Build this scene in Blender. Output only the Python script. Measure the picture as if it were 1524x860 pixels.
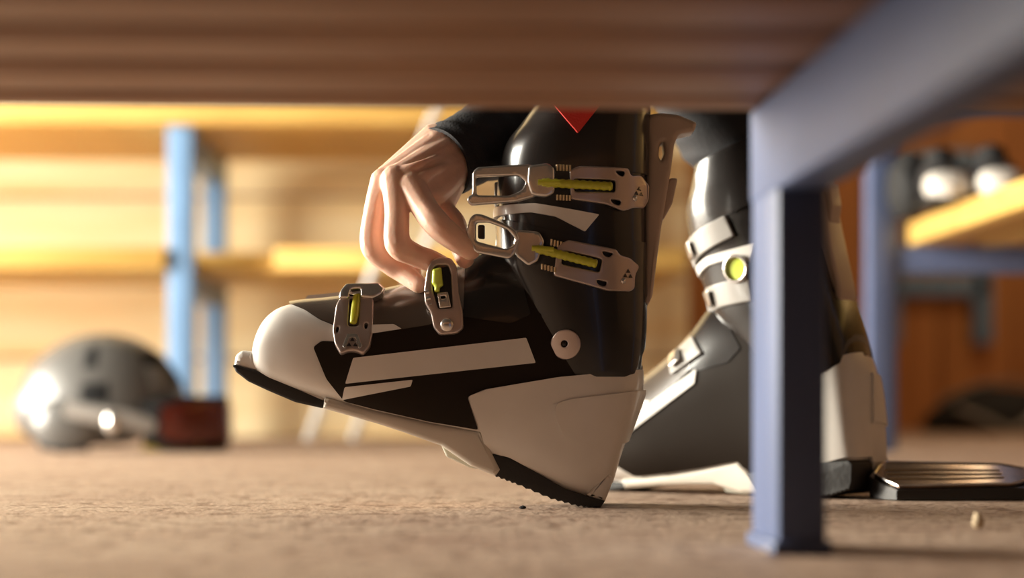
import bpy, bmesh, math, random
from mathutils import Vector, Matrix, noise
from mathutils.bvhtree import BVHTree
R = math.radians
random.seed(4)
for o in list(bpy.data.objects): bpy.data.objects.remove(o, do_unlink=True)
scn = bpy.context.scene
C = scn.collection

# ------------------------------------------------------------------ camera
F = 2946.0            # focal length in pixels of the 1524 px wide frame
CAMH = 0.0852         # lens height above the floor
HOR = 600.0           # horizon row
cam = bpy.data.cameras.new('camera'); co = bpy.data.objects.new('camera', cam); C.objects.link(co)
cam.sensor_width = 36; cam.lens = 36*F/1524; cam.shift_y = (HOR-430)/1524
co.location = (0, 0, CAMH); co.rotation_euler = (R(90), 0, 0)
cam.clip_start = 0.02
cam.dof.use_dof = True; cam.dof.focus_distance = 1.605; cam.dof.aperture_fstop = 2.7
scn.camera = co

# ------------------------------------------------------------------ world + big lights + exposure
w = bpy.data.worlds.new('world'); scn.world = w; w.use_nodes = True
w.node_tree.nodes['Background'].inputs[0].default_value = (1.0, 0.74, 0.52, 1)
w.node_tree.nodes['Background'].inputs[1].default_value = 0.055
def area(name, loc, target, sx, sy, power, color):
    l = bpy.data.lights.new(name, 'AREA'); l.shape = 'RECTANGLE'; l.size = sx; l.size_y = sy
    l.energy = power; l.color = color
    o = bpy.data.objects.new(name, l); C.objects.link(o); o.location = loc
    o.rotation_euler = (Vector(target)-Vector(loc)).to_track_quat('-Z', 'Y').to_euler()
    return o
area('window_daylight', (-3.12, 2.62, 0.80), (0.0, 2.5, 0.28), 2.3, 1.3, 530, (1.0, 0.95, 0.82))
area('recess_warm_fill', (1.6, 4.6, 2.3), (1.6, 4.9, 0.2), 0.7, 0.7, 16, (1.0, 0.72, 0.42))  # unseen fill light, added to warm the recess on the right
vs = scn.view_settings
vs.view_transform = 'Standard'; vs.look = 'None'; vs.gamma = 1; vs.exposure = 0.0; vs.use_curve_mapping = False

def at(px, py, d): return Vector(((px-762)*d/F, d, CAMH+(HOR-py)*d/F))

# ------------------------------------------------------------------ materials
MATS = {}
def mat(name, col, rough=.5, metal=0., coat=0., noise_amt=0., noise_scale=40., bump=0., bump_scale=200., stretch=None, col2=None, trans=0., sss=0., spec=.5):
    m = bpy.data.materials.new(name); m.use_nodes = True; nt = m.node_tree; b = nt.nodes['Principled BSDF']
    b.inputs['Base Color'].default_value = (*col, 1); b.inputs['Roughness'].default_value = rough
    b.inputs['Metallic'].default_value = metal; b.inputs['Coat Weight'].default_value = coat
    b.inputs['Coat Roughness'].default_value = .08; b.inputs['Transmission Weight'].default_value = trans
    b.inputs['Specular IOR Level'].default_value = spec
    if sss:
        b.inputs['Subsurface Weight'].default_value = sss; b.inputs['Subsurface Radius'].default_value = (.012, .004, .002)
        b.inputs['Subsurface Scale'].default_value = .6
    tc = nt.nodes.new('ShaderNodeTexCoord'); mp = nt.nodes.new('ShaderNodeMapping')
    nt.links.new(tc.outputs['Object'], mp.inputs[0])
    if stretch: mp.inputs['Scale'].default_value = stretch
    if noise_amt or col2:
        n = nt.nodes.new('ShaderNodeTexNoise'); n.inputs['Scale'].default_value = noise_scale; n.inputs['Detail'].default_value = 5
        nt.links.new(mp.outputs[0], n.inputs['Vector'])
        r = nt.nodes.new('ShaderNodeValToRGB')
        c2 = col2 or tuple(c*(1-noise_amt) for c in col)
        r.color_ramp.elements[0].position = .35; r.color_ramp.elements[0].color = (*c2, 1)
        r.color_ramp.elements[1].position = .65; r.color_ramp.elements[1].color = (*col, 1)
        nt.links.new(n.outputs['Fac'], r.inputs[0]); nt.links.new(r.outputs[0], b.inputs['Base Color'])
    if bump:
        n = nt.nodes.new('ShaderNodeTexNoise'); n.inputs['Scale'].default_value = bump_scale; n.inputs['Detail'].default_value = 4
        nt.links.new(mp.outputs[0], n.inputs['Vector'])
        bp = nt.nodes.new('ShaderNodeBump'); bp.inputs['Strength'].default_value = bump; bp.inputs['Distance'].default_value = .002
        nt.links.new(n.outputs['Fac'], bp.inputs['Height']); nt.links.new(bp.outputs[0], b.inputs['Normal'])
    MATS[name] = m
    return m
mat('white_plastic', (.73, .69, .64), .38, coat=.15, noise_amt=.06, noise_scale=25)
mat('white_plastic_shaded', (.62, .56, .48), .42, noise_amt=.08, noise_scale=25)  # darker copy of the white plastic, shade mixed into its colour
mat('dark_plastic', (.014, .011, .010), .25, coat=.3, spec=.4)
mat('satin_dark', (.020, .0145, .011), .42, coat=.0, spec=.08)
mat('smoke_plastic', (.085, .066, .052), .24, coat=.5)
mat('black_rubber', (.016, .014, .013), .6, bump=.2)
mat('clear_plastic', (.80, .78, .66), .15, trans=.45)
mat('silver_metal', (.72, .68, .64), .22, metal=.92, noise_amt=.1, noise_scale=60)
mat('pink_metal', (.48, .39, .355), .30, metal=.65, bump=.05, bump_scale=90)
mat('brass_metal', (.62, .50, .32), .28, metal=.9)
mat('lime_plastic', (.50, .50, .03), .32, coat=.3)
mat('lime_bright', (.62, .74, .08), .3, coat=.3)
mat('tan_plastic', (.46, .35, .28), .42, coat=.1)
mat('pad_black', (.012, .012, .013), .8, bump=.3, bump_scale=300)
mat('red_fabric', (.62, .03, .02), .7, bump=.3, bump_scale=500)
mat('dark_fabric', (.020, .019, .022), .85, bump=.4, bump_scale=420, noise_amt=.2)
mat('skin', (.80, .50, .37), .48, sss=.25, noise_amt=.10, noise_scale=60, bump=.12, bump_scale=450)
mat('nail', (.72, .45, .36), .3, coat=.3)
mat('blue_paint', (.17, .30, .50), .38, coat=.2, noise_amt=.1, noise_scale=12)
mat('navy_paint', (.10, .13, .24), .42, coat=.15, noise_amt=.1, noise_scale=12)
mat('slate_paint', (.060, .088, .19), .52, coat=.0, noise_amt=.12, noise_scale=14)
mat('bench_wood', (.40, .20, .09), .5, col2=(.22, .095, .038), noise_scale=6, stretch=(.6, 9, 9), bump=.2, bump_scale=40)
mat('rack_wood', (.72, .46, .13), .5, col2=(.58, .33, .08), noise_scale=5, stretch=(.8, 8, 8))
mat('wall_wood', (.88, .76, .50), .55, col2=(.80, .56, .26), noise_scale=2.2, stretch=(.5, 4, 5))
mat('wall_wood_orange', (.60, .27, .09), .55, col2=(.46, .18, .055), noise_scale=2.2, stretch=(4, 4, .5))
mat('plaster', (.30, .17, .085), .8, noise_amt=.08, noise_scale=3)
mat('helmet_shell', (.10, .095, .09), .40, coat=.3)
mat('helmet_grey', (.30, .28, .26), .35, coat=.3)
mat('goggle_lens', (.20, .032, .016), .08, metal=.3, coat=1.)
mat('yellow_foam', (.50, .36, .05), .8)
mat('pale_paint', (.70, .68, .66), .45)
mat('bronze_gloss', (.36, .22, .13), .16, metal=.75, coat=.5, noise_amt=.4, noise_scale=60)
mat('chip_wood', (.50, .38, .24), .8)
mat('glass', (.9, .9, .9), .02, trans=1.)

def floor_material():
    m = bpy.data.materials.new('floor_worn'); m.use_nodes = True; nt = m.node_tree; b = nt.nodes['Principled BSDF']
    b.inputs['Roughness'].default_value = .62
    tc = nt.nodes.new('ShaderNodeTexCoord')
    def nz(scale, det, st=(1, 1, 1)):
        mp = nt.nodes.new('ShaderNodeMapping'); mp.inputs['Scale'].default_value = st
        n = nt.nodes.new('ShaderNodeTexNoise'); n.inputs['Scale'].default_value = scale; n.inputs['Detail'].default_value = det
        nt.links.new(tc.outputs['Object'], mp.inputs[0]); nt.links.new(mp.outputs[0], n.inputs['Vector']); return n.outputs['Fac']
    def ramp(f, p0, c0, p1, c1):
        r = nt.nodes.new('ShaderNodeValToRGB'); e = r.color_ramp.elements
        e[0].position = p0; e[0].color = (*c0, 1); e[1].position = p1; e[1].color = (*c1, 1)
        nt.links.new(f, r.inputs[0]); return r.outputs[0]
    def mul(a, c, t='MULTIPLY', fac=1.):
        x = nt.nodes.new('ShaderNodeMixRGB'); x.blend_type = t; x.inputs[0].default_value = fac
        nt.links.new(a, x.inputs[1]); nt.links.new(c, x.inputs[2]); return x.outputs[0]
    base = ramp(nz(7, 6), .3, (.36, .235, .165), .7, (.465, .335, .245))
    wear = ramp(nz(52, 8, (1, .6, 1)), .36, (.55, .47, .42), .48, (1, 1, 1))
    chips = ramp(nz(120, 3), .30, (.45, .36, .30), .37, (1, 1, 1))
    c = mul(mul(base, wear), chips)
    nt.links.new(c, b.inputs['Base Color'])
    bp = nt.nodes.new('ShaderNodeBump'); bp.inputs['Strength'].default_value = .55; bp.inputs['Distance'].default_value = .003
    mix = nt.nodes.new('ShaderNodeMath'); mix.operation = 'ADD'
    nt.links.new(nz(52, 8, (1, .6, 1)), mix.inputs[0]); nt.links.new(nz(160, 5), mix.inputs[1])
    nt.links.new(mix.outputs[0], bp.inputs['Height']); nt.links.new(bp.outputs[0], b.inputs['Normal'])
    MATS['floor_worn'] = m
floor_material()

# ------------------------------------------------------------------ helpers
def link(name, me, m, parent=None, smooth=40, loc=None):
    if smooth:
        for p in me.polygons: p.use_smooth = True
        try: me.set_sharp_from_angle(angle=R(smooth))
        except Exception: pass
    me.materials.clear(); me.materials.append(MATS[m])
    o = bpy.data.objects.new(name, me); C.objects.link(o)
    if parent is not None: o.parent = parent
    if loc is not None: o.location = loc
    return o
def tag(o, label, cat, group=None, kind=None):
    o['label'] = label; o['category'] = cat
    if group: o['group'] = group
    if kind: o['kind'] = kind
    return o
def empty(name, loc, label=None, cat=None, group=None, rz=0):
    o = bpy.data.objects.new(name, None); C.objects.link(o); o.location = loc; o.rotation_euler = (0, 0, rz)
    o.empty_display_size = .05
    if label: tag(o, label, cat, group)
    return o
def from_bm(bm, name='m'):
    me = bpy.data.meshes.new(name); bm.to_mesh(me); bm.free(); return me
def box_me(lo, hi, bev=0.0, seg=2):
    bm = bmesh.new(); bmesh.ops.create_cube(bm, size=1)
    lo, hi = Vector(lo), Vector(hi)
    for v in bm.verts: v.co = Vector([(lo[i]+hi[i])/2+v.co[i]*(hi[i]-lo[i]) for i in range(3)])
    if bev: bmesh.ops.bevel(bm, geom=bm.edges[:], offset=bev, segments=seg, affect='EDGES', profile=.5)
    return from_bm(bm)
def box(name, lo, hi, m, parent=None, bev=.003):
    """box placed at its own centre, coordinates given in the parent's space"""
    c = (Vector(lo)+Vector(hi))/2
    return link(name, box_me(Vector(lo)-c, Vector(hi)-c, bev), m, parent, 30, c)
def struct(name, lo, hi, m, bev=0):
    o = box(name, lo, hi, m, None, bev); o['kind'] = 'structure'; return o
def eval_mesh(o):
    dg = bpy.context.evaluated_depsgraph_get(); dg.update()
    me = bpy.data.meshes.new_from_object(o.evaluated_get(dg)); return me
def tmp(me):
    o = bpy.data.objects.new('tmp', me); C.objects.link(o); return o
def cr(pts, n):
    """Catmull-Rom resample of a list of tuples"""
    out = []; k = len(pts)
    for i in range(n):
        t = i/(n-1)*(k-1); a = min(int(t), k-2); f = t-a
        p0, p1, p2, p3 = pts[max(a-1, 0)], pts[a], pts[a+1], pts[min(a+2, k-1)]
        out.append(tuple(.5*(2*b+(c-a_)*f+(2*a_-5*b+4*c-d)*f*f+(3*b-a_-3*c+d)*f**3) for a_, b, c, d in zip(p0, p1, p2, p3)))
    return out
def spow(v, e): return math.copysign(abs(v)**e, v)
def tube_me(pts, rad, ring=12, closed_ends=True):
    """tube through 3-D points with radius per point"""
    bm = bmesh.new(); rings = []
    for i, p in enumerate(pts):
        p = Vector(p); a = Vector(pts[max(i-1, 0)]); b = Vector(pts[min(i+1, len(pts)-1)])
        t = (b-a).normalized(); u = t.orthogonal().normalized() if i == 0 else (uu-t*uu.dot(t)).normalized()
        uu = u; v = t.cross(u); r = rad[i] if isinstance(rad, (list, tuple)) else rad
        rings.append([bm.verts.new(p+(u*math.cos(x)+v*math.sin(x))*r) for x in [2*math.pi*k/ring for k in range(ring)]])
    for a, b in zip(rings, rings[1:]):
        for k in range(ring): bm.faces.new((a[k], a[(k+1) % ring], b[(k+1) % ring], b[k]))
    if closed_ends: bm.faces.new(rings[0][::-1]); bm.faces.new(rings[-1])
    bmesh.ops.recalc_face_normals(bm, faces=bm.faces[:])
    return from_bm(bm)

# ------------------------------------------------------------------ the setting
fl = link('floor', box_me((-4, -1.5, -.1), (4, 8, 0)), 'floor_worn', None, 0); fl['kind'] = 'structure'
YL, YR = 4.72, 6.3       # timber wall behind the left rack, and the deeper wall on the right
def boarded_wall(name, lo, hi, m, horiz, pitch, depth=.02):
    root = struct(name, lo, hi, 'bench_wood')
    c = (Vector(lo)+Vector(hi))/2
    a = 2 if horiz else 0
    n = max(1, int((hi[a]-lo[a])/pitch+.5)); st = (hi[a]-lo[a])/n
    me = None
    for i in range(n):
        l2 = [lo[0], lo[1]-depth, lo[2]]; h2 = [hi[0], lo[1], hi[2]]
        l2[a] = lo[a]+i*st+.004; h2[a] = lo[a]+(i+1)*st-.004
        cc = (Vector(l2)+Vector(h2))/2
        if me is None: me = box_me(Vector(l2)-cc, Vector(h2)-cc, .004)
        link('plank', me, m, root, 30, cc-c)
    return root
boarded_wall('wall_back', (-3.3, YL, 0), (.42, YL+.1, 2.5), 'wall_wood', True, .19)
boarded_wall('wall_recess', (.42, YR, 0), (3.0, YR+.1, 2.5), 'wall_wood_orange', False, .24)
struct('wall_return', (.32, YL+.1, 0), (.42, YR+.1, 2.5), 'plaster')
struct('wall_right', (3.0, -1.5, 0), (3.1, YR+.1, 2.5), 'plaster')
def wall_left():
    bm = bmesh.new()
    y0, y1, z0, z1 = 1.42, 3.82, .10, 1.50
    for lo, hi in (((-3.3, -1.5, 0), (-3.2, y0, 2.5)), ((-3.3, y1, 0), (-3.2, YL, 2.5)), ((-3.3, y0, 0), (-3.2, y1, z0)), ((-3.3, y0, z1), (-3.2, y1, 2.5))):
        t = box_me(lo, hi); bm.from_mesh(t)
    o = link('wall_left', from_bm(bm), 'plaster', None, 0); o['kind'] = 'structure'
    bm = bmesh.new()
    for lo, hi in (((-3.29, y0, z0), (-3.21, y0+.05, z1)), ((-3.29, y1-.05, z0), (-3.21, y1, z1)), ((-3.29, y0, z0), (-3.21, y1, z0+.05)), ((-3.29, y0, z1-.05), (-3.21, y1, z1)), ((-3.27, (y0+y1)/2-.02, z0), (-3.23, (y0+y1)/2+.02, z1))):
        bm.from_mesh(box_me(lo, hi))
    o = link('window_1', from_bm(bm), 'rack_wood', None, 0); o['kind'] = 'structure'
    g = link('pane', box_me((-3.253, y0+.05, z0+.05), (-3.247, y1-.05, z1-.05)), 'glass', o, 0)
wall_left()

# ------------------------------------------------------------------ foreground bench (seen from underneath)
def near_bench():
    org = at(1143, 812, 1.14); org.z = 0
    b = empty('bench', org, 'low wooden slat bench with slate blue steel frame in front of the ski boots', 'bench', rz=R(2.8))
    # local: x to the right, y away from the camera
    # leg: flat tube, front left corner at local 0,0
    def leg(x, y):
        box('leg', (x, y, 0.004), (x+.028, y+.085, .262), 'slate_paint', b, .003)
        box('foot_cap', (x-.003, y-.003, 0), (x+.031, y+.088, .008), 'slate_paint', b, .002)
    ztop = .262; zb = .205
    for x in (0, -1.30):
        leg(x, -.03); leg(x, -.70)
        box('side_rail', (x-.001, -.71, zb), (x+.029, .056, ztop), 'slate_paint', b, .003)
    ys = [(.062, .016), (.004, -.086), (-.099, -.184), (-.197, -.284), (-.297, -.386), (-.398, -.488), (-.500, -.590), (-.602, -.70)]
    for i, (y1, y0) in enumerate(ys):
        box('slat', (-1.42, y0, ztop), (.34, y1, ztop+.032), 'bench_wood', b, .007)
near_bench()

# ------------------------------------------------------------------ rack on the left, against the timber wall
def left_rack():
    d0 = 3.98
    o = at(268, 600, d0); o.z = 0
    b = empty('rack', o, 'tall two tier wooden rack with light blue steel legs against the timber wall', 'rack', rz=R(1.5))
    zs = CAMH+(HOR-186)*d0/F; zt = zs+.05
    zh = CAMH+(HOR-402)*d0/F; zht = zh+.045
    dep = .55
    for lx in (0, -1.45):
        for y in (0, dep):
            box('leg', (lx-.026, y, 0), (lx+.026, y+.05, zs), 'blue_paint', b, .004)
        box('side_rail', (lx-.020, .05, zs-.06), (lx+.020, dep, zs), 'blue_paint', b, .003)
        box('side_rail', (lx-.020, .05, zh-.05), (lx+.020, dep, zh), 'blue_paint', b, .003)
    for k in range(5):
        y0 = -.015+k*.125
        box('slat', (-1.75, y0, zs), (1.02, y0+.115, zt), 'rack_wood', b, .005)
    for k in range(5):
        y0 = -.015+k*.125
        if k == 0:
            box('slat', (-1.75, y0, zh), (-.028, y0+.115, zht), 'rack_wood', b, .005)
            box('slat', (.19, y0, zh), (1.02, y0+.115, zht), 'rack_wood', b, .005)
        else:
            box('slat', (-1.75, y0, zh), (1.02, y0+.115, zht), 'rack_wood', b, .005)
    for y in (0, dep):
        box('leg', (.86-.026, y, 0), (.86+.026, y+.05, zs), 'blue_paint', b, .004)
left_rack()

# two pale boards leaning against the rack
def leaning(px0, px1, d, lab):
    a = at(px0, 600, d); a.z = .002; t = at(px1, 165, d+.02)
    t = a+(t-a)*1.10
    v = t-a; L = v.length
    me = box_me((-.019, -.008, 0), (.019, .008, L), .004)
    o = link('leaning_board', me, 'pale_paint', None, 30, a)
    o.rotation_euler = v.to_track_quat('Z', 'Y').to_euler()
    # rest the lower end on the floor
    o.location.z += .019*abs(v.normalized().x)+.004
    tag(o, lab, 'board')
leaning(458, 650, 3.80, 'narrow pale board leaning against the rack, the one beside the helmet')
leaning(524, 712, 3.80, 'narrow pale board leaning against the rack, the one further from the helmet')

# ------------------------------------------------------------------ rack on the right, running away from the camera
def right_rack():
    d0 = 3.5
    o = at(1315, 600, d0); o.z = 0
    b = empty('rack', o, 'navy steel rack with yellow wooden slat shelf holding dark shoes', 'rack', rz=R(2.0))
    zs = CAMH+(HOR-362)*d0/F
    def leg(x, y): box('leg', (x-.025, y, 0), (x+.025, y+.05, .66), 'navy_paint', b, .004)
    for x in (0, .55):
        leg(x, 0); leg(x, -1.9)
        box('side_rail', (x-.02, -1.85, .60), (x+.02, 0, .66), 'navy_paint', b, .003)
    for y in (0, -1.9):
        box('cross_bar', (.025, y+.004, zs-.052), (.525, y+.046, zs-.004), 'navy_paint', b, .003)
        box('cross_bar', (.025, y+.004, .60), (.525, y+.046, .66), 'navy_paint', b, .003)
    for k in range(4):
        x0 = .045+k*.125
        box('slat', (x0, -1.86, zs-.004), (x0+.095, .03, zs+.038), 'rack_wood', b, .006)
    for k in range(4):
        x0 = -.01+k*.145
        box('slat', (x0, -1.9, .66), (x0+.125, .05, .70), 'bench_wood', b, .006)
    return b, zs+.038
RR, RZS = right_rack()

def wall_frame():
    d = 6.2
    b = empty('wall_frame', at(1400, 330, d), 'pale blue steel frame hung on the orange boarded wall', 'frame')
    def bar(p0, p1, t=.030):
        a = at(*p0, d)-b.location; c = at(*p1, d)-b.location
        lo = [min(a[i], c[i])-t for i in range(3)]; hi = [max(a[i], c[i])+t for i in range(3)]
        hi[1] = YR-.02-d; lo[1] = hi[1]-.05
        box('bar', lo, hi, 'blue_paint', b, .005)
    bar((1335, 236), (1462, 236)); bar((1340, 425), (1462, 425)); bar((1468, 236), (1468, 497)); bar((1330, 236), (1330, 497))
wall_frame()

# ------------------------------------------------------------------ the ski boot
YC = 1.65; S = 1.62/F
ORG = Vector(((895-762)*S, YC, 0))
def L2(px, py): return ((px-895)*S, (755-py)*S)          # boot-local x, z in the profile plane
def loft(stations, nst=64, ring=56):
    """stations: (pxA, pyA, pxB, pyB, halfwidth, expA, expB): A = lower/front edge, B = upper/back edge in profile"""
    st = cr(stations, nst); bm = bmesh.new(); rings = []
    for (ax, ay, bx, by, hw, ea, eb) in st:
        A = Vector((*L2(ax, ay),)); B = Vector((*L2(bx, by),)); c = (A+B)/2; h = (B-A)/2
        rr = []
        for k in range(ring):
            th = 2*math.pi*k/ring; sn = math.sin(th); cs = math.cos(th); e = eb if sn > 0 else ea
            q = c+h*spow(sn, 2/e); rr.append(bm.verts.new((q.x, max(hw, .001)*spow(cs, 2/e), q.y)))
        rings.append(rr)
    for a, b in zip(rings, rings[1:]):
        for k in range(ring): bm.faces.new((a[k], a[(k+1) % ring], b[(k+1) % ring], b[k]))
    bm.faces.new(rings[0][::-1]); bm.faces.new(rings[-1])
    bmesh.ops.recalc_face_normals(bm, faces=bm.faces[:])
    return from_bm(bm)
def grow(me, off):
    m2 = me.copy(); bm = bmesh.new(); bm.from_mesh(m2); bm.normal_update()
    nn = [v.normal.copy() for v in bm.verts]
    for v, n in zip(bm.verts, nn): v.co += n*off
    bm.to_mesh(m2); bm.free(); return m2
def smooth_poly(poly, r):
    """round the corners of a pixel polygon by r px"""
    if not r: return poly
    out = []; n = len(poly)
    for i in range(n):
        p = Vector(poly[i]); a = Vector(poly[i-1]); b = Vector(poly[(i+1) % n])
        la = min(r, (a-p).length*.45); lb = min(r, (b-p).length*.45)
        s = p+(a-p).normalized()*la; e = p+(b-p).normalized()*lb
        for k in range(5):
            t = k/4; q = s*(1-t)**2+p*2*t*(1-t)+e*t*t; out.append((q.x, q.y))
    return out
def prism_me(poly, y0, y1, bev=0., r=0):
    if bev:
        me = plate_me(poly, (), y1-y0, bev, r, 0); me.transform(Matrix.Translation((0, (y0+y1)/2, 0))); return me
    poly = smooth_poly(poly, r)
    bm = bmesh.new(); a = [bm.verts.new((*L2(x, y),)[:1]+(y0,)+(*L2(x, y),)[1:]) for x, y in poly]
    f = bm.faces.new(a); ex = bmesh.ops.extrude_face_region(bm, geom=[f])
    for v in [g for g in ex['geom'] if isinstance(g, bmesh.types.BMVert)]: v.co.y = y1
    bmesh.ops.recalc_face_normals(bm, faces=bm.faces[:])
    return from_bm(bm)
def wrap(me, off, poly, r=0, y0=-.2, y1=.2):
    """piece of the shell, off proud of it, bounded by a profile polygon"""
    a = tmp(grow(me, off)); b = tmp(prism_me(poly, y0, y1, 0, r))
    m = a.modifiers.new('b', 'BOOLEAN'); m.operation = 'INTERSECT'; m.solver = 'EXACT'; m.object = b
    out = eval_mesh(a)
    for o in (a, b): bpy.data.objects.remove(o, do_unlink=True)
    return out
def plate_me(outer, holes=(), thick=.004, bev=.0008, r=3, cut=.004):
    """bevelled plate in the profile plane; centre at y = 0, holes cut through"""
    cu = bpy.data.curves.new('c', 'CURVE'); cu.dimensions = '2D'; cu.fill_mode = 'BOTH'
    cu.extrude = max(thick/2-bev, 1e-5); cu.bevel_depth = bev; cu.bevel_resolution = 2; cu.offset = -bev
    for poly in [outer]+list(holes):
        pp = smooth_poly(poly, r); s = cu.splines.new('POLY'); s.points.add(len(pp)-1); s.use_cyclic_u = True
        for q, (x, y) in zip(s.points, pp): u, v = L2(x, y); q.co = (u, v, 0, 1)
    o = bpy.data.objects.new('tmp', cu); C.objects.link(o); me = eval_mesh(o); bpy.data.objects.remove(o, do_unlink=True)
    bm = bmesh.new(); bm.from_mesh(me); bmesh.ops.remove_doubles(bm, verts=bm.verts[:], dist=1e-6)
    for v in bm.verts: v.co = Vector((v.co.x, -v.co.z, v.co.y))
    if cut:
        xs = [v.co.x for v in bm.verts]; x = min(xs)+cut
        while x < max(xs):
            bmesh.ops.bisect_plane(bm, geom=bm.verts[:]+bm.edges[:]+bm.faces[:], plane_co=(x, 0, 0), plane_no=(1, 0, 0)); x += cut
    bmesh.ops.recalc_face_normals(bm, faces=bm.faces[:])
    return from_bm(bm)
def surface(me):
    bm = bmesh.new(); bm.from_mesh(me); t = BVHTree.FromBMesh(bm); bm.free()
    def f(x, z):
        h = t.ray_cast(Vector((x, -.3, z)), Vector((0, 1, 0))); return h[0].y if h[0] is not None else None
    return f
def bend(me, surf, off, lim=0.0, side=1):
    """lay a plate on the near flank: y -> surface - off; lim = deepest y allowed"""
    for v in me.vertices:
        y = surf(v.co.x, v.co.z); y = lim if y is None else min(y, lim)
        v.co.y = y-off+v.co.y
    if side < 0:
        for v in me.vertices: v.co.y = -v.co.y
        me.flip_normals()
    return me
def shift(me, y, tilt=0., pivot=None, swing=0.):
    """move a plate to depth y; tilt about the x axis / swing about the z axis through pivot (px)"""
    M = Matrix.Translation((0, y, 0))
    if pivot is not None:
        p = Vector((L2(*pivot)[0], 0, L2(*pivot)[1]))
        M = M @ Matrix.Translation(p) @ Matrix.Rotation(tilt, 4, 'X') @ Matrix.Rotation(swing, 4, 'Z') @ Matrix.Translation(-p)
    me.transform(M); return me
def rod_me(p0, p1, y0, y1, r, ring=16, ribs=0):
    a = Vector((L2(*p0)[0], y0, L2(*p0)[1])); b = Vector((L2(*p1)[0], y1, L2(*p1)[1]))
    n = max(2, ribs*4+1); pts = [a.lerp(b, i/(n-1)) for i in range(n)]
    rad = [r*(1-.12*((i % 4) in (1, 2))) if ribs else r for i in range(n)]
    rad[0] = rad[-1] = r*.8
    return tube_me(pts, rad, ring)
def join_me(*ms):
    bm = bmesh.new()
    for m in ms: bm.from_mesh(m)
    return from_bm(bm)
def tri(cx, cy, s, rot=0):
    return [(cx+s*math.sin(rot+2*math.pi*k/3), cy-s*math.cos(rot+2*math.pi*k/3)) for k in range(3)]

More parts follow.
